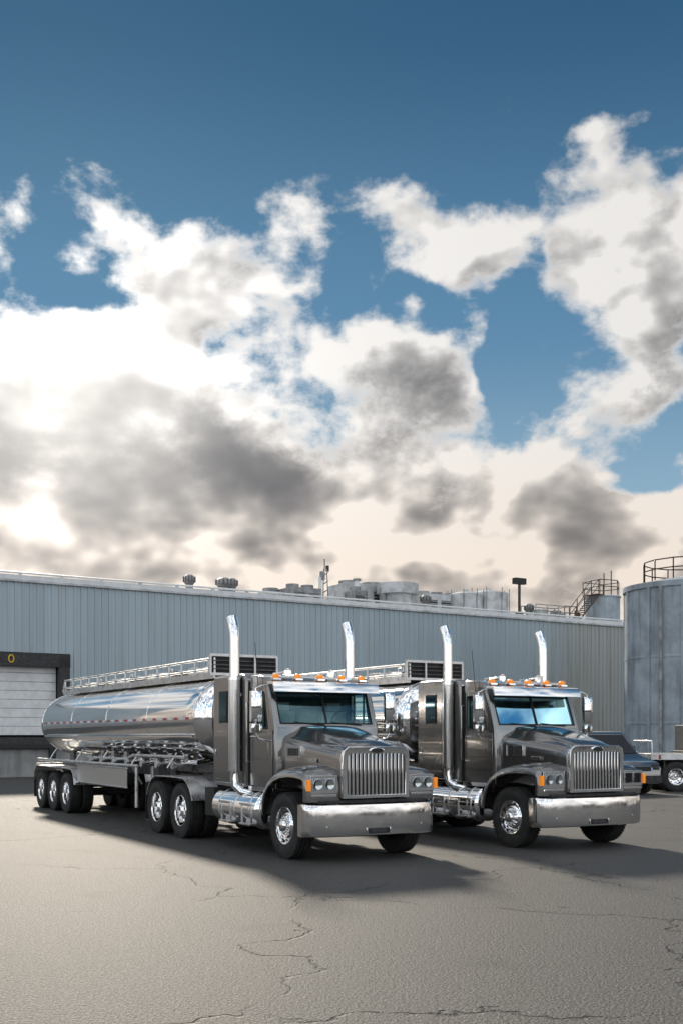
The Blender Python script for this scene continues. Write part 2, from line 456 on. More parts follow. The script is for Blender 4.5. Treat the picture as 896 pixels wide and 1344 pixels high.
# fuel tanks + steps
P = Part()
for sg in (-1, 1):
    y = sg * .88; x0, x1 = -.92, -2.75; r = .315; z = .70
    P.tube([(x0 + .03, y, z), (x0 + .025, y, z), (x0, y, z), (x0 - .03, y, z), (x1 + .03, y, z), (x1, y, z), (x1 - .025, y, z), (x1 - .03, y, z)], [.02, .2, .28, r, r, .28, .2, .02], 'chrome', 40)
    for x in (-1.15, -1.75, -2.4):
        P.cyl((x, y, z), (x - .05, y, z), r + .008, 'alu', 40)
    for x in (-1.25, -2.1):
        P.box((x, sg * 1.17, .47), (.42, .14, .03), 'alu'); P.box((x, sg * 1.15, .80), (.42, .17, .03), 'tread')
        for dx in (-.19, .19): P.box((x + dx, sg * 1.19, .63), (.03, .03, .36), 'alu')
    P.box((-3.05, y, .75), (.42, .45, .5), 'black')
P.build('fuel_tanks', T, .004)

# frame, axles, engine block, deck, fenders
P = Part()
for sg in (-1, 1):
    P.box((-2.9, sg * .42, .86), (7.0, .08, .26), 'black')
    # quarter fenders
    for x, a0, a1 in ((-4.2, 20, 100), (-5.5, 80, 160)):
        out = arc(x, .52, .63, a0, a1, 10); inn = arc(x, .52, .61, a0, a1, 10)
        P.loft([[(p[0], sg * .63, p[1]), (p[0], sg * 1.22, p[1]), (q[0], sg * 1.22, q[1]), (q[0], sg * .63, q[1])] for p, q in zip(out, inn)], 'alu')
    P.box((-4.85, sg * .925, 1.142), (1.1, .58, .02), 'alu')
    P.box((-6.12, sg * .92, .62), (.02, .6, .75), 'black')
    P.box((-.35, sg * .5, 1.0), (1.2, .03, .5), 'black')
P.box((0, 0, .8), (1.5, .8, .7), 'black')
for x in (0, -4.2, -5.5): P.cyl((x, -.8, .5), (x, .8, .5), .08, 'dark')
P.rev([(-.2, .0), (-.2, .14), (-.1, .22), (.1, .22), (.2, .14), (.2, 0)], (-4.2, 0, .52), 'dark'); P.rev([(-.2, .0), (-.2, .14), (-.1, .22), (.1, .22), (.2, .14), (.2, 0)], (-5.5, 0, .52), 'dark')
P.box((-3.45, 0, 1.03), (.7, .95, .03), 'tread')
P.cyl((-4.85, 0, 1.12), (-4.85, 0, 1.2), .45, 'grimy')
for i in range(3):
    P.tube([(-3.06, -.15 + i * .12, 1.7), (-3.25, -.15 + i * .12, 1.35), (-3.45, -.12 + i * .1, 1.4), (-3.7, -.1 + i * .1, 1.6)], .014, 'black', 8)
P.box((-6.3, 0, .86), (.1, 1.0, .2), 'black')
for sg in (-1, 1): P.box((-6.36, sg * .4, .86), (.03, .14, .1), 'red')
P.build('chassis', T, .006)

# ---- trailer tank
def ell(x, k, a=1.12, b=.835, zc=2.27, n=56):
    out = []
    for j in range(n):
        th = 2 * math.pi * j / n; c, s_ = math.cos(th), math.sin(th); e = 2 / 2.15
        out.append((x, a * k * math.copysign(abs(c) ** e, c), zc + b * k * math.copysign(abs(s_) ** e, s_)))
    return out
P = Part(); rings = []
xf, xr = -3.78, -14.75
for i in range(12):
    a = rad(90 - i * 90 / 11); rings.append(ell(xf + .36 * math.sin(a) - .02, max(.01, math.cos(a) ** .85)))
for x in [xf - .03 - i * .5 for i in range(1, 22)]: rings.append(ell(x, 1))
for i in range(12):
    a = rad(i * 90 / 11); rings.append(ell(xr - .36 * math.sin(a), max(.01, math.cos(a) ** .85)))
P.loft(rings, 'stain')
P.build('tank_shell', T, 0, 60)
P = Part()
for x in (-3.82, -6.4, -9.1, -11.9, -14.7):
    P.loft([ell(x + .02, 1.001), ell(x + .015, 1.006), ell(x - .015, 1.006), ell(x - .02, 1.001)], 'stain', True, False)
P.build('tank_bands', T)
P = Part()
for sg in (-1, 1):
    x = -4.1; i = 0
    while x > -14.5:
        P.box((x, sg * 1.121, 2.27), (.16, .012, .045), 'red' if i % 2 == 0 else 'white')
        x -= .30; i += 1
    P.box((-9.2, sg * 1.085, 1.93), (10.6, .03, .03), 'stain')
P.build('reflective_tape', T)
# catwalk, rails, manholes
P = Part()
P.box((-9.2, -.3, 3.115), (10.4, .5, .03), 'tread')
for y in (-.6, .28):
    P.tube([(-4.1, y, 3.22), (-14.4, y, 3.22)], .022, 'alu', 8); P.box((-9.2, y, 3.10), (10.4, .04, .12), 'alu')
P.tube([(-4.0, -.6, 3.12), (-4.0, -.6, 3.42), (-14.3, -.6, 3.42), (-14.5, -.6, 3.12)], .024, 'alu', 8)
for i in range(15):
    P.tube([(-4.3 - i * .71, -.6, 3.1), (-4.3 - i * .71, -.6, 3.42)], .018, 'alu', 8)
for x in (-5.3, -7.9, -10.6, -13.1):
    P.cyl((x, .0, 3.08), (x, .0, 3.28), .27, 'alu', 28); P.cyl((x, 0, 3.28), (x, 0, 3.33), .30, 'stain', 28)
    P.tube([(x - .1, 0, 3.33), (x - .1, 0, 3.42), (x + .1, 0, 3.42), (x + .1, 0, 3.33)], .015, 'alu', 8)
    P.cyl((x + .6, .05, 3.08), (x + .6, .05, 3.36), .11, 'alu'); P.box((x - .7, -.1, 3.24), (.45, .3, .2), 'alu')
    P.box((x + 1.1, -.2, 3.22), (.3, .3, .18), 'grimy')
P.build('catwalk', T, .004)
P = Part()   # slatted headboard at front of catwalk
P.box((-3.98, 0, 3.485), (.05, 1.42, .05), 'alu'); P.box((-3.98, 0, 3.12), (.05, 1.42, .05), 'alu')
for y in (-.7, -.23, .23, .7): P.box((-3.98, y, 3.3), (.055, .04, .36), 'alu')
P.box((-4.03, 0, 3.3), (.01, 1.4, .34), 'black')
for z in (3.22, 3.30, 3.38): P.box((-3.985, 0, z), (.04, 1.38, .014), 'grimy')
P.build('slatted_headboard', T)

# trailer underframe
P = Part()
for sg in (-1, 1):
    P.box((-10.6, sg * .45, 1.18), (8.6, .1, .2), 'grimy')
    P.box((-5.1, sg * .45, 1.30), (2.6, .1, .16), 'grimy')
    P.tube([(-6.9, sg * 1.13, 1.30), (-15.1, sg * 1.13, 1.30)], .035, 'alu', 10)
    P.tube([(-6.95, sg * 1.13, 1.30), (-6.95, sg * 1.13, .42)], .035, 'alu', 10)
    P.tube([(-7.25, sg * 1.13, 1.30), (-7.25, sg * .9, .9)], .025, 'alu', 10)
    # landing legs
    P.box((-6.75, sg * .8, .75), (.13, .13, 1.1), 'alu'); P.box((-6.75, sg * .8, .16), (.28, .28, .03), 'grimy')
    P.tube([(-6.75, sg * .8, .8), (-7.6, sg * .5, 1.2)], .03, 'grimy', 8)
    # tread panel / cabinet
    P.box((-9.45, sg * 1.12, 1.02), (3.7, .025, .40), 'tread')
    P.box((-9.45, sg * 1.14, 1.235), (3.8, .05, .035), 'chrome'); P.box((-9.45, sg * 1.14, .81), (3.8, .05, .03), 'chrome')
    # fender over trailer axles
    pts = [(-11.3, .75), (-11.42, 1.02), (-11.62, 1.14), (-14.9, 1.14), (-15.08, 1.02), (-15.18, .75)]
    P.loft([[(x, sg * .62, z), (x, sg * 1.22, z), (x, sg * 1.22, z - .025), (x, sg * .62, z - .025)] for x, z in pts], 'alu')
    P.box((-15.22, sg * .9, .62), (.02, .6, .7), 'black')
    P.box((-13.2, sg * .45, .85), (3.6, .08, .35), 'black')
    for x in (-5.2, -7.4, -9.6, -11.6, -14.0):
        P.prism([(x - .25, 1.2), (x - .1, 1.65), (x + .1, 1.65), (x + .25, 1.2)], sg * .42, sg * .50, 'grimy')
        P.tube([(x, sg * .9, 1.6), (x, sg * 1.1, 1.3)], .02, 'alu', 8)
for x in (-12.07, -13.26, -14.46): P.cyl((x, -.8, .5), (x, .8, .5), .075, 'dark')
P.box((-6.75, 0, .8), (.08, 1.5, .1), 'grimy')
P.box((-5.0, 0, 1.225), (2.2, 1.0, .03), 'grimy')
P.box((-15.15, 0, 1.1), (.1, 2.3, .18), 'alu'); P.box((-15.2, 0, .6), (.08, 2.2, .1), 'alu')
for sg in (-1, 1):
    P.box((-15.15, sg * .4, .83), (.06, .06, .5), 'alu')
    for dy in (0, .16): P.cyl((-15.19, sg * (.95 - dy), 1.1), (-15.225, sg * (.95 - dy), 1.1), .055, 'red')
P.build('trailer_frame', T, .006)
P = Part()  # product manifold and pipes below the tank
for sg in (-1, 1):
    P.tube([(-4.4, sg * .75, 1.42), (-11.2, sg * .75, 1.42)], .055, 'chrome', 16)
    P.tube([(-4.6, sg * .95, 1.52), (-7.6, sg * .98, 1.52), (-8.0, sg * .98, 1.42), (-11.0, sg * .98, 1.42)], .035, 'alu', 12)
    for x in (-5.0, -5.9, -6.8, -7.8, -8.7, -9.6, -10.4):
        P.tube([(x, 0, 1.5), (x, sg * .6, 1.42), (x, sg * .85, 1.38), (x, sg * 1.05, 1.36)], .05, 'chrome', 16)
        P.cyl((x, sg * 1.03, 1.36), (x, sg * 1.09, 1.36), .08, 'alu', 20)
        P.cyl((x + .12, sg * .8, 1.42), (x + .12, sg * .8, 1.58), .06, 'chrome', 16)
        P.box((x - .2, sg * .9, 1.45), (.14, .12, .14), 'grimy')
P.cyl((-8.0, 0, 1.42), (-10.0, 0, 1.42), .18, 'grimy', 24)
P.build('manifold_pipes', T, .003)

# second truck = same parts
T2 = empty('tanker_truck', (3.90, 20.09, 0), HEAD)
for c in [o_ for o_ in scene.objects if o_.parent == T]:
    n = c.copy(); scene.collection.objects.link(n); n.parent = T2
    if 'wheel' in c.name: n.rotation_euler[1] += random.uniform(0, 3)

# ------------------------------------------------------------------ ground
def ground_mat():
    m = bpy.data.materials.new('asphalt'); m.use_nodes = True
    k = NT(m.node_tree); b = m.node_tree.nodes['Principled BSDF']
    tc = k.n('ShaderNodeTexCoord').outputs['Object']
    big = k.noise(tc, .12, 4, .6); med = k.noise(tc, 1.1, 4, .65); fine = k.noise(tc, 22, 3, .75); grit = k.noise(tc, 42, 2, .75)
    col = k.mix(k.mr(big, .35, .65), (.036, .037, .040, 1), (.062, .060, .058, 1))
    col = k.mix(k.mr(med, .3, .75, 0, .6), col, (.074, .071, .067, 1))
    g2 = k.mr(grit, .43, .66)
    col = k.mix(g2, k.mix(.85, col, (.007, .007, .007, 1)), k.mix(.5, col, (.28, .265, .24, 1)))
    col = k.mix(k.mr(fine, .56, .72, 0, .5), col, (.022, .022, .022, 1))
    # cracks
    nz = k.n('ShaderNodeTexNoise'); nz.inputs['Scale'].default_value = .9; nz.inputs['Detail'].default_value = 6; k.set(nz.inputs['Vector'], tc)
    wv = k.vm('ADD', tc, k.scale(nz.outputs['Color'], 1.6))
    vo = k.n('ShaderNodeTexVoronoi', feature='DISTANCE_TO_EDGE'); vo.inputs['Scale'].default_value = .21; k.set(vo.inputs['Vector'], wv)
    cr = k.mr(vo.outputs['Distance'], .002, .0065, 1, 0)
    msk = k.mr(k.noise(tc, .35, 2, .5), .40, .52)
    crack = k.math('MULTIPLY', cr, msk)
    col = k.mix(k.math('MULTIPLY', crack, .92), col, (.006, .006, .006, 1))
    st = k.mr(k.noise(tc, .6, 3, .5, .6), .58, .74, 0, .55)
    col = k.mix(st, col, (.020, .020, .021, 1))
    k.set(b.inputs['Base Color'], col)
    b.inputs['Roughness'].default_value = .60; b.inputs['Specular IOR Level'].default_value = .5
    h = k.math('ADD', k.math('MULTIPLY', grit, .8), k.math('MULTIPLY', fine, .6)); h = k.math('SUBTRACT', h, k.math('MULTIPLY', crack, 1.5))
    bp = k.n('ShaderNodeBump'); bp.inputs['Strength'].default_value = 1.0; bp.inputs['Distance'].default_value = .035
    k.set(bp.inputs['Height'], h); k.set(b.inputs['Normal'], bp.outputs[0])
    return m
M['asphalt'] = ground_mat()
P = Part()
P.raw([(-1500, -1500, 0), (1500, -1500, 0), (1500, 1500, 0), (-1500, 1500, 0)], [(0, 1, 2, 3)], 'asphalt')
P.build('asphalt_ground')

# ------------------------------------------------------------------ warehouse
def siding_mat():
    m = bpy.data.materials.new('corrugated_siding'); m.use_nodes = True
    k = NT(m.node_tree); b = m.node_tree.nodes['Principled BSDF']
    tc = k.n('ShaderNodeTexCoord').outputs['Object']
    sp = k.n('ShaderNodeSeparateXYZ'); k.set(sp.inputs[0], tc); x, z = sp.outputs[0], sp.outputs[2]
    panel = k.n('ShaderNodeTexWhiteNoise', noise_dimensions='1D'); k.set(panel.inputs['W'], k.math('FLOOR', k.math('DIVIDE', x, 1.05)))
    col = k.mix(panel.outputs[0], (.35, .42, .465, 1), (.39, .465, .505, 1))
    stv = k.noise(k.vm('MULTIPLY', tc, (2.2, 1, .12)), 1.0, 6, .6)
    zone = k.mr(x, 33, 38)
    stain = k.math('MULTIPLY', k.mr(stv, .45, .7), k.math('ADD', k.math('MULTIPLY', zone, .6), .25))
    col = k.mix(stain, col, (.27, .24, .19, 1))
    col = k.mix(k.math('MULTIPLY', zone, .5), col, (.33, .31, .26, 1))
    low = k.mr(z, 1.3, 3.2, .35, 0)
    col = k.mix(k.math('MULTIPLY', low, k.noise(tc, 2, 5, .6)), col, (.18, .17, .16, 1))
    k.set(b.inputs['Base Color'], col); b.inputs['Roughness'].default_value = .42; b.inputs['Metallic'].default_value = .15
    return m
M['siding'] = siding_mat()
def conc(name, c, streak=.5):
    m = bpy.data.materials.new(name); m.use_nodes = True
    k = NT(m.node_tree); b = m.node_tree.nodes['Principled BSDF']
    tc = k.n('ShaderNodeTexCoord').outputs['Object']
    a = k.noise(k.vm('MULTIPLY', tc, (1.5, 1.5, .15)), 1.2, 6, .65); d = k.noise(tc, .9, 7, .65)
    col = k.mix(k.mr(d, .3, .7), c4([q * .75 for q in c]), c4([q * 1.15 for q in c]))
    col = k.mix(k.mr(a, .46, .70, 0, streak), col, c4([q * .38 for q in c]))
    k.set(b.inputs['Base Color'], col); b.inputs['Roughness'].default_value = .85
    bp = k.n('ShaderNodeBump'); bp.inputs['Strength'].default_value = .4; bp.inputs['Distance'].default_value = .02
    k.set(bp.inputs['Height'], k.noise(tc, 12, 5, .6)); k.set(b.inputs['Normal'], bp.outputs[0])
    return m
M['concrete'] = conc('concrete', (.30, .30, .29)); M['siloc'] = conc('silo_concrete', (.35, .40, .44), .6)
M['roofm'] = mat('roof_metal', (.45, .47, .48), .5, .3, 0, .15, 1)
M['equip'] = mat('painted_equipment', (.50, .51, .51), .5, .1, 0, .25, 1.5)
M['equipd'] = mat('weathered_equipment', (.28, .28, .28), .6, .2, 0, .35, 1.5)
M['rust'] = mat('rusty_steel', (.10, .07, .055), .75, .3, 0, .4, 3)
M['yellow'] = mat('yellow_sign', (.7, .45, .03), .5)

W = empty('warehouse', (-15.8, 52, 0), math.atan2(.547, .837))
H = 9.3
XL = -14; WC = (46 + XL) / 2; WL = 46 - XL
P = Part()
def siding(x0, x1, z0, z1):
    pts = []; x = x0
    while x < x1 - .01:
        for dx, dy in ((0, 0), (.23, 0), (.255, -.05), (.325, -.05)):
            if x + dx < x1: pts.append((x + dx, dy))
        x += .35
    pts.append((x1, 0))
    P.loft([[(a, b_, z0) for a, b_ in pts], [(a, b_, z1) for a, b_ in pts]], 'siding', False, False)
OX0, OX1, OZ0, OZ1 = -2.0, 3.3, 1.3, 5.8
siding(XL, OX0, 1.3, H); siding(OX0, OX1, OZ1, H); siding(OX1, 46, 1.3, H)
P.build('siding_wall', W, 0, 20)
P = Part()
P.box((WC, .15, .65), (WL, .5, 1.3), 'concrete')
P.raw([(46, 0, 0), (46, 40, 0), (46, 40, H), (46, 0, H)], [(0, 1, 2, 3)], 'siding'); P.raw([(XL, 0, 0), (XL, 40, 0), (XL, 40, H), (XL, 0, H)], [(0, 1, 2, 3)], 'siding')
P.raw([(XL, 40, 0), (46, 40, 0), (46, 40, H), (XL, 40, H)], [(0, 1, 2, 3)], 'siding')
P.build('base_wall', W)
P = Part()
P.box((WC, 20, H + .02), (WL - .1, 39.6, .1), 'roofm')
P.box((WC, -.06, H + .02), (WL + .2, .16, .22), 'white'); P.box((WC, -.10, H - .14), (WL + .2, .10, .10), 'equip')
for i in range(29):
    P.box((XL + 1 + i * 2, 0.1, H + .19), (.08, .3, .1), 'equip')
P.tube([(XL, .35, H + .3), (46, .35, H + .3)], .05, 'white', 8)
P.build('roof_and_trim', W)
P = Part()  # dock
P.box(((OX0 + OX1) / 2, .9, 3.5), (5.4, .05, 4.6), 'dark')
for x in (OX0 + .02, OX1 - .02): P.box((x, .4, 3.55), (.1, 1.0, 4.5), 'black')
P.box((.65, .4, OZ1 - .02), (5.4, 1.0, .1), 'black')
P.box((OX1 - .3, -.1, 3.5), (.5, .3, 4.4), 'dark'); P.box((OX0 + .3, -.1, 3.5), (.5, .3, 4.4), 'dark')
P.box((.65, -.1, OZ1 - .33), (5.3, .3, .6), 'dark')
for i in range(8):
    P.box((.6, .25, 1.95 + .21 + i * .42), (4.3, .06, .405), 'white')
P.box((.6, .0, 1.6), (4.4, .5, .5), 'dark'); P.box((.6, -.28, 1.42), (4.0, .12, .2), 'black')
for x in (-1.2, 2.4): P.box((x, -.3, 1.1), (.3, .2, .5), 'rubber')
P.tube([(.46 + .12 * math.cos(a), -.27, 5.5 + .17 * math.sin(a)) for a in [2 * math.pi * j / 16 for j in range(17)]], .035, 'yellow', 6)
P.build('loading_dock', W, .01)

def RP(s, b, z=0):
    return (-15.8 + .837 * s - .547 * b, 52 + .547 * s + .837 * b, z)
ROT = math.atan2(.547, .837)
R0 = H + .07
# rooftop equipment, each standing on the roof
def rooftop(name, s, b): return empty(name, RP(s, b, R0), ROT)
for s_, r_ in ((11.3, .3), (13.4, .42), (13.9, .3), (27.4, .3), (36.0, .3)):
    e = rooftop('roof_turbine_vent', s_, 3.5); P = Part()
    P.cyl((0, 0, 0), (0, 0, .8), r_ * .7, 'equipd'); P.rev([(.8, r_ * .8), (.95, r_ * 1.1), (1.15, r_ * 1.1), (1.3, r_ * .6), (1.33, 0)], (0, 0, 0), 'equipd', 20, 'z')
    for j in range(12):
        a = j * math.pi / 6; P.box((r_ * 1.1 * math.cos(a), r_ * 1.1 * math.sin(a), 1.05), (.03, .03, .3), 'dark')
    P.build('vent_body', e)
e = rooftop('antenna_mast', 20.3, 4); P = Part()
for dx, dy in ((-.2, -.15), (.2, -.15), (0, .2)): P.tube([(dx, dy, 0), (dx * .5, dy * .5, 2.4)], .035, 'equipd', 6)
for z in (.5, 1.0, 1.5, 2.0): P.tube([(-.18, -.13, z), (.18, -.13, z + .2), (0, .17, z)], .025, 'equipd', 6)
P.cyl((0, 0, 2.3), (0, 0, 3.0), .03, 'dark', 8); P.box((-.15, 0, 2.0), (.25, .2, .5), 'equipd'); P.box((.2, 0, 2.45), (.15, .15, .35), 'dark')
P.cyl((-.3, 0, 0), (-.3, 0, 1.9), .1, 'white')
P.build('mast', e)
def box_unit(s, b, w, d, h, fans=1, name='air_handling_unit', m='equip'):
    e = rooftop(name, s, b); P = Part()
    P.box((0, 0, h / 2 + .1), (w, d, h), m); P.box((0, 0, .08), (w + .1, d + .1, .14), 'dark')
    for i in range(fans):
        x = (i + .5) * w / fans - w / 2
        P.cyl((x, 0, h + .1), (x, 0, h + .35), min(d, w / fans) * .38, 'equipd', 24)
        P.box((x, -d / 2 - .02, h * .55), (w / fans * .7, .03, h * .5), 'dark')
        for j in range(4): P.box((x, -d / 2 - .05, h * (.38 + .12 * j)), (w / fans * .68, .03, .04), m)
    P.build('housing', e, .02)
box_unit(18.6, 4, 2.0, 1.6, 1.0, 2, m='equipd')
box_unit(17.2, 5, 1.2, 1.4, .8, 1)
box_unit(21.8, 3, .9, 1, 1.0, 1, m='equipd')
box_unit(24.2, 6, 3.4, 2.2, 1.8, 2)
box_unit(38.9, 4, 1.0, 1, .7, 1, m='equipd')
e = rooftop('cooling_tower', 25.6, 4); P = Part()
P.rev([(0, .9), (1.2, .95), (1.25, 1.3), (1.9, 1.3), (1.92, 1.1), (1.95, 0)], (0, 0, 0), 'equip', 28, 'z')
P.cyl((-1.1, 0, 0), (-1.1, 0, 1.6), .22, 'equipd'); P.build('tower_body', e)
e = rooftop('roof_exhaust_pipe', 22.6, 4); P = Part(); P.cyl((0, 0, 0), (0, 0, 1.9), .16, 'white'); P.cyl((0, 0, 1.9), (0, 0, 2.0), .25, 'equipd'); P.build('pipe', e)
box_unit(29.4, 5, 3.2, 2, 1.4, 3)
for s_, r_, h_ in ((31.0, 1.1, 1.6), (32.9, 1.3, 1.8)):
    e = rooftop('roof_storage_tank', s_, 4); P = Part()
    P.rev([(0, r_), (h_, r_), (h_ + .15, r_ * .6), (h_ + .2, .2), (h_ + .35, .18), (h_ + .37, 0)], (0, 0, 0), 'equip', 28, 'z')
    for j in range(8):
        a = j * math.pi / 4; P.tube([(r_ * 1.05 * math.cos(a), r_ * 1.05 * math.sin(a), 0), (r_ * 1.05 * math.cos(a), r_ * 1.05 * math.sin(a), h_ + .3)], .03, 'equipd', 6)
    P.build('tank_body', e)
e = rooftop('roof_flood_light', 34.7, 3); P = Part()
P.cyl((0, 0, 0), (0, 0, 2.5), .09, 'dark', 10); P.box((0, 0, 2.65), (.95, .35, .4), 'black'); P.box((0, 0, .3), (.4, .4, .6), 'dark'); P.build('pole_and_head', e, .02)
def railing(P, pts, h=1.05, m='rust', r=.03):
    for f in (1, .55): P.tube([(p[0], p[1], p[2] + h * f) for p in pts], r, m, 6)
    for a, b_ in zip(pts, pts[1:]):
        a, b_ = Vector(a), Vector(b_); n = max(1, int((b_ - a).length / 1.0))
        for i in range(n + 1):
            q = a.lerp(b_, i / n); P.tube([q, q + Vector((0, 0, h))], r, m, 6)
e = rooftop('roof_platform', 37.0, 3); P = Part()
P.box((0, 0, .25), (3, 1.5, .06), 'dark')
railing(P, [(-1.5, -.7, .25), (1.5, -.7, .25), (1.5, .7, .25), (-1.5, .7, .25)], .9, 'equipd')
for x in (-1.4, 0, 1.4): P.box((x, 0, .1), (.1, 1.2, .3), 'dark')
P.box((-.4, 0, .6), (.8, .6, .6), 'equip'); P.build('platform', e)
# small silo on the roof with stair
e = rooftop('steel_silo', 43.4, 4); P = Part()
P.rev([(-.0, 1.2), (2.2, 1.2), (2.22, 1.27), (2.3, 1.27), (2.32, 1.1), (2.45, 0)], (0, 0, 0), 'siloc', 32, 'z'); P.build('silo_body', e, 0)
P = Part(); pts = []
for i in range(13):
    q = Vector((-3.4 + i * .17, -.6, .3 + i * .17)); pts.append(q)
    P.box(q, (.2, .7, .04), 'rust')
railing(P, [(q.x, -.95, q.z) for q in pts[::4]], 1.0); railing(P, [(q.x, -.25, q.z) for q in pts[::4]], 1.0)
P.tube([(-3.5, -.95, .1), (-1.3, -.95, 2.3)], .06, 'rust', 6)
railing(P, [(-4.6, -.95, .3), (-3.5, -.95, .3)], 1.0); P.box((-4.0, -.6, .25), (1.3, .8, .06), 'rust')
railing(P, [(-1.3, -1.0, 2.35), (.2, -1.2, 2.35), (1.2, -.4, 2.35), (1.0, .9, 2.35), (-.9, 1.0, 2.35), (-1.3, -1.0, 2.35)], 1.0)
P.box((-1.2, -.4, 2.32), (.7, 1.2, .05), 'rust')
P.tube([(-.3, -1.1, 2.35), (-.3, -1.1, 4.0)], .04, 'rust', 6); P.tube([(-.9, -1, 2.3), (-.9, -1, 3.8)], .04, 'rust', 6)
P.build('stair_and_rail', e)
e = rooftop('pipe_stack', 40.8, 4); P = Part(); P.cyl((0, 0, 0), (0, 0, 1.2), .1, 'rust'); P.cyl((.3, 0, 0), (.3, 0, 1.0), .1, 'rust'); P.build('pipes', e)

# big silos
def silo(x, y, r, h):
    e = empty('concrete_silo', (x, y, 0)); P = Part()
    P.rev([(0, r), (h * .25, r), (h * .25 + .02, r + .02), (h * .25 + .12, r + .02), (h * .25 + .14, r), (h * .6, r), (h * .6 + .02, r + .02), (h * .6 + .12, r + .02), (h * .6 + .14, r), (h - .3, r), (h - .28, r + .1), (h, r + .1), (h + .02, r), (h + .5, r * .35), (h + .52, 0)], (0, 0, 0), 'siloc', 72, 'z')
    P.build('silo_wall', e, 0, 30)
    P = Part()
    for j in range(12):
        a = j * math.pi / 6 + .1
        P.box(((r + .03) * math.cos(a), (r + .03) * math.sin(a), h / 2), (.12, .16, h - .5), 'siloc', Matrix.Rotation(a, 3, 'Z'))
    P.build('pilasters', e)
    P = Part()
    railing(P, [((r - 1.0) * math.cos(a), (r - 1.0) * math.sin(a), h + .25) for a in [2 * math.pi * j / 14 for j in range(15)]], 1.1, 'rust', .035)
    a = rad(-100); c = Vector((r * math.cos(a), r * math.sin(a), 0))
    for z in range(int(h / .35)): P.box(c * 1.04 + Vector((0, 0, .6 + z * .35)), (.45, .03, .03), 'rust')
    for dx in (-.22, .22): P.tube([c * 1.04 + Vector((dx, 0, .5)), c * 1.04 + Vector((dx, 0, h + 1))], .03, 'rust', 6)
    P.tube([(-r * .7, -r * .78, .3), (-r * .7, -r * .78, h - .3)], .09, 'equipd', 8)
    P.build('ladder_and_rail', e)
silo(19.3, 62, 3.6, 10.1); silo(27.5, 64, 3.6, 10.1)

# parked van behind the right truck
V = empty('parked_van', (9.3, 37.5, 0), HEAD); P = Part()
P.prism([(.9, .35), (.92, .85), (.8, 1.05), (-.05, 1.28), (-.75, 1.98), (-.95, 2.08), (-4.2, 2.12), (-4.35, 2.0), (-4.4, .4)], -.95, .95, 'paint'); P.build('body', V, .06, 38, 3)
P = Part()
P.raw([(-.10, -.8, 1.345), (-.10, .8, 1.345), (-.72, .76, 1.965), (-.72, -.76, 1.965)], [(0, 1, 2, 3)], 'black')
for sg in (-1, 1):
    P.box((-1.3, sg * .955, 1.6), (.9, .01, .5), 'black'); P.box((.9, sg * .7, .9), (.05, .3, .18), 'lens'); P.box((-.6, sg * 1.08, 1.45), (.12, .2, .25), 'black')
P.box((.93, 0, .5), (.1, 1.8, .25), 'dark'); P.box((.92, 0, .85), (.04, .9, .15), 'black')
P.build('windows_and_trim', V, .01)
for sg in (-1, 1):
    wheel(V, fm, .15, sg * .85, .36); wheel(V, fm, -3.2, sg * .85, .36)

# flatbed trailer far right
F = empty('flatbed_trailer', (10.9, 40, 0), rad(3)); P = Part()
P.box((4.2, 0, 1.25), (9.0, 2.4, .12), 'alu'); P.box((4.2, -1.2, 1.2), (9.0, .06, .2), 'alu'); P.box((4.2, 0, .98), (8.6, .8, .25), 'black')
P.box((-.35, 0, .95), (.1, 2.3, .4), 'grimy')
for x in (0, 1.2, 2.4, 3.6, 4.8, 6, 7.2): P.box((x, -1.24, 1.2), (.06, .04, .14), 'red')
for x in (.2, 2.3): P.box((x, -1.1, .7), (.06, .1, .8), 'dark')
P.tube([(-.2, -1.0, 1.3), (-.2, -1.0, 1.75), (-.2, 1.0, 1.75)], .03, 'alu', 8)
P.build('deck', F, .01)
for sg in (-1, 1):
    wheel(F, dm, .6, sg * .9); wheel(F, dm, 1.85, sg * .9); wheel(F, dm, 7.5, sg * .9)
G = empty('engine_generator', (13.2, 40.1, 1.31), rad(3)); P = Part()
P.box((0, 0, .55), (2.2, 1.4, .9), 'grimy'); P.box((0, 0, .05), (2.5, 1.5, .1), 'dark')
P.cyl((.4, 0, 1.0), (.4, 0, 1.5), .08, 'rust'); P.cyl((-.6, -.2, 1.0), (-.6, -.2, 1.25), .2, 'grimy')
for i in range(6): P.box((-.8 + i * .2, -.71, .6), (.1, .03, .5), 'black')
P.build('housing', G, .02)

# unseen treeline added behind the camera for contrast in the chrome reflections
M['refl_leaf'] = mat('added_reflection_foliage', (.06, .06, .045), .9, 0, 0, .5, .3)
P = Part(); rr = random.Random(3)
def blob(c, r, h):
    rings = []
    for i in range(6):
        a = rad(-70 + i * 32); n = 9
        rings.append([(c[0] + r * math.cos(a) * math.cos(t) * rr.uniform(.75, 1.2), c[1] + r * math.cos(a) * math.sin(t) * rr.uniform(.75, 1.2), c[2] + h * .5 + h * .5 * math.sin(a) * rr.uniform(.9, 1.1)) for t in [2 * math.pi * j / n for j in range(n)]])
    P.loft(rings, 'refl_leaf')
for i in range(130):
    a = rad(172 + i * 196 / 130 + rr.uniform(-1, 1)); d = rr.uniform(150, 180)
    blob((d * math.cos(a), d * math.sin(a), 0), rr.uniform(5, 8), rr.uniform(5, 10))
P.build('added_reflection_trees', None, 0, 60)

# ------------------------------------------------------------------ sun
SAZ, SEL = rad(-14), rad(29)
sd = Vector((math.sin(SAZ) * math.cos(SEL), math.cos(SAZ) * math.cos(SEL), math.sin(SEL)))
L = bpy.data.lights.new('sun', 'SUN'); L.energy = 3.6; L.angle = rad(5); L.color = (1, .89, .74)
lo = bpy.data.objects.new('sun', L); lo.rotation_euler = sd.to_track_quat('Z', 'Y').to_euler(); scene.collection.objects.link(lo)

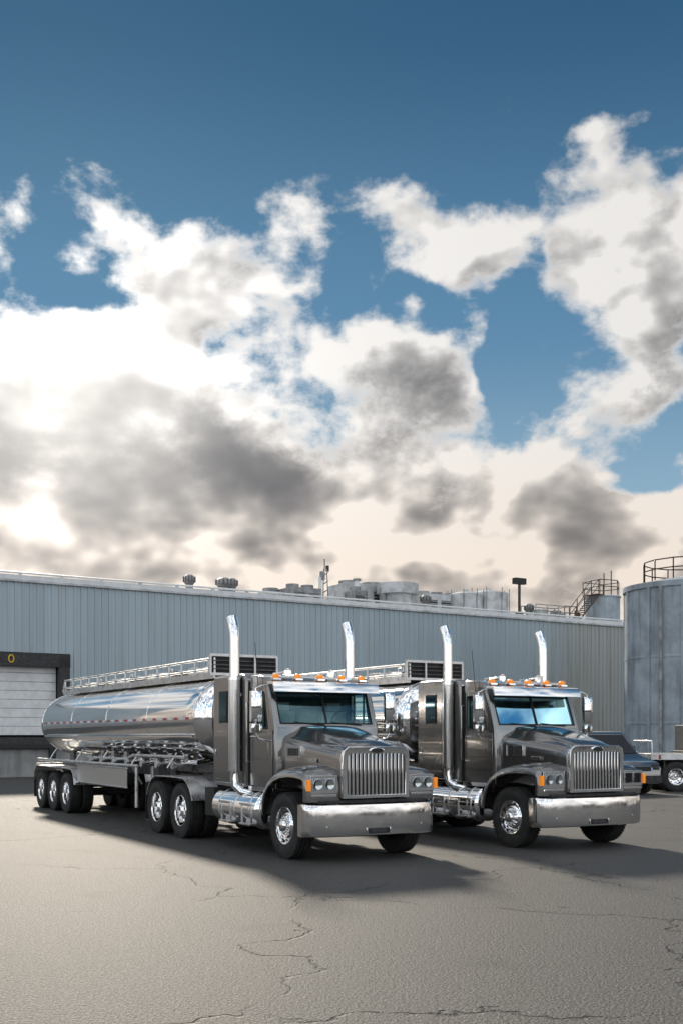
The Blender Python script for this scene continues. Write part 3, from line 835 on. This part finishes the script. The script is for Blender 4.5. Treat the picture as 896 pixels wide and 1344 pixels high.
# ------------------------------------------------------------------ sky
wd = bpy.data.worlds.new('World'); scene.world = wd; wd.use_nodes = True
try:
    wd.cycles.sampling_method = 'MANUAL'; wd.cycles.sample_map_resolution = 512
except Exception as ex: print(ex)
k = NT(wd.node_tree); bg = wd.node_tree.nodes['Background']
STR = .1
bg.inputs['Strength'].default_value = STR
sky = k.n('ShaderNodeTexSky', sky_type='NISHITA'); sky.sun_disc = False; sky.sun_elevation = SEL; sky.sun_rotation = SAZ
sky.air_density = 1.0; sky.dust_density = .3; sky.ozone_density = 2.0
d = k.vm('NORMALIZE', k.n('ShaderNodeTexCoord').outputs['Generated'])
sp = k.n('ShaderNodeSeparateXYZ'); k.set(sp.inputs[0], d); dz = sp.outputs[2]; dy = sp.outputs[1]; dx = sp.outputs[0]
wn = k.n('ShaderNodeTexNoise'); wn.inputs['Scale'].default_value = 10; wn.inputs['Detail'].default_value = 3; k.set(wn.inputs['Vector'], d)
wofs = k.vm('MULTIPLY', k.vm('SUBTRACT', wn.outputs['Color'], (.5, .5, .5)), (.15, .15, .11))
dw = k.vm('ADD', d, wofs)
def bl(lst):
    tot = None
    for e, u, rx, rz, w in lst:
        c = Vector((e, 1, u)).normalized()
        q = k.vm('LENGTH', k.vm('MULTIPLY', k.vm('SUBTRACT', dw, tuple(c)), (1 / rx, 1 / max(rx, rz), 1 / rz)), out=1)
        v = k.mr(q, .1, 1.2, w, 0.0)
        tot = v if tot is None else k.math('ADD', tot, v)
    return tot
def dens(v, det):
    return k.noise(k.vm('MULTIPLY', v, (1, 1, 1.4)), 9.5, det, .57, .1)
n0 = dens(d, 8)
sunv = Vector((-.25, 1, .32)).normalized()
tos = k.vm('NORMALIZE', k.vm('ADD', k.vm('SUBTRACT', tuple(sunv), d), (0, 0, .25)))
nA = dens(d, 3)
nB = dens(k.vm('ADD', d, k.scale(tos, .026)), 3)
# cumulus banks, placed by direction (east, elevation tangent, widths, amount)
cover = bl([(.245, .45, .11, .09, .20), (.076, .45, .07, .055, .17), (-.10, .40, .13, .07, .22), (-.24, .315, .17, .09, .24), (-.04, .33, .06, .05, .12),
            (-.28, .42, .06, .02, .08), (-.168, .24, .24, .08, .28), (.06, .30, .09, .09, .25), (.27, .32, .09, .07, .24),
            (.12, .21, .32, .06, .20), (.157, .56, .05, .03, .13), (.24, .545, .05, .025, .11),
            (-.01, .38, .03, .06, -.08), (.15, .36, .03, .09, -.2), (.29, .225, .05, .02, -.25), (.03, .385, .06, .02, -.10), (-.22, .385, .06, .015, -.10)])
el = k.mr(dz, .17, .235, .27, 0.0)
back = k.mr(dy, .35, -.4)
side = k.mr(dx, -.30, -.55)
oth = k.math('MAXIMUM', k.math('MAXIMUM', back, side), k.mr(dz, .60, .75))  # extra cloud behind, left and overhead, added for brighter fill and reflections
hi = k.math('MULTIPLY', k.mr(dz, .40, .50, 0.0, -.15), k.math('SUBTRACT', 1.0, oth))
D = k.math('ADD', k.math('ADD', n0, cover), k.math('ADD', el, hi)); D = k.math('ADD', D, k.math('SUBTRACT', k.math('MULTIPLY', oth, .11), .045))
alpha = k.mr(D, .485, .62)
body = k.mr(D, .54, .66)
thick = k.mr(D, .56, .86)
dark = bl([(-.17, .245, .19, .055, 1.35), (.056, .285, .10, .085, 1.1), (.28, .32, .09, .05, 1.0), (-.31, .25, .06, .04, .4), (-.06, .24, .08, .045, .5),
           (.17, .20, .2, .03, .35), (.26, .45, .08, .05, .25)])
lowd = k.math('MULTIPLY', k.mr(dz, .11, .155, .35, .0), k.math('SUBTRACT', 1.0, back))
tex = k.mr(nA, .35, .65, .35, 1.4, 'LINEAR')
darkm = k.math('MULTIPLY', k.math('MULTIPLY', k.math('ADD', k.math('ADD', dark, lowd), .10), thick), tex)
broad = k.math('MULTIPLY', k.math('SUBTRACT', nB, nA), 4.4)
finet = k.math('MULTIPLY', k.math('SUBTRACT', n0, nA), 1.1)
rel = k.math('MULTIPLY', k.math('ADD', k.math('ADD', broad, finet), .06), body)
darkm = k.math('MAXIMUM', k.math('ADD', darkm, rel), 0.0)
darkm = k.math('SUBTRACT', 1.0, k.math('POWER', 2.718, k.math('MULTIPLY', darkm, -1.7)))   # soft saturation
sdot = k.math('MAXIMUM', k.vm('DOT_PRODUCT', d, tuple(sunv), out=1), 0.0)
glow = k.math('POWER', sdot, 25.0); glow2 = k.math('POWER', sdot, 130.0)
warm = k.mix(k.mr(dz, .12, .30), (1.0, .88, .77, 1), (.94, .915, .885, 1))
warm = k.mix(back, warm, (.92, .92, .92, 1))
ccol = k.mix(darkm, warm, (.115, .118, .13, 1))
ccol = k.mix(k.math('MULTIPLY', glow2, .35), ccol, (1, .95, .87, 1))
lit = k.math('ADD', .88, k.math('ADD', k.math('MULTIPLY', glow, .25), k.math('MULTIPLY', glow2, .6)))
cl = k.scale(ccol, k.math('MULTIPLY', lit, 1 / STR))
grad = k.mix(k.mr(dz, .17, .36), (3.0, 4.6, 5.8, 1), (1.1, 2.5, 4.0, 1)); grad = k.mix(k.mr(dz, .33, .56), grad, (.28, 1.0, 1.95, 1))
hs = k.vm('MULTIPLY', sky.outputs[0], (.30, .50, .62))
blue = k.mix(.87, hs, grad)
fin = k.mix(alpha, blue, cl)
# sky behind the camera brightened, added as fill for truck fronts and wall
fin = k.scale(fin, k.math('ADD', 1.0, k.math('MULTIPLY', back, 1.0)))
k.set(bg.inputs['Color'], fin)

# ------------------------------------------------------------------ camera
cam = bpy.data.cameras.new('camera'); co = bpy.data.objects.new('camera', cam); scene.collection.objects.link(co)
co.location = (0, 0, 1.95); co.rotation_euler = (rad(90), 0, 0)
cam.sensor_fit = 'VERTICAL'; cam.sensor_height = 36; cam.sensor_width = 24; cam.lens = 1475 / 1344 * 36
cam.shift_y = 293 / 1344; cam.clip_end = 5000
scene.camera = co
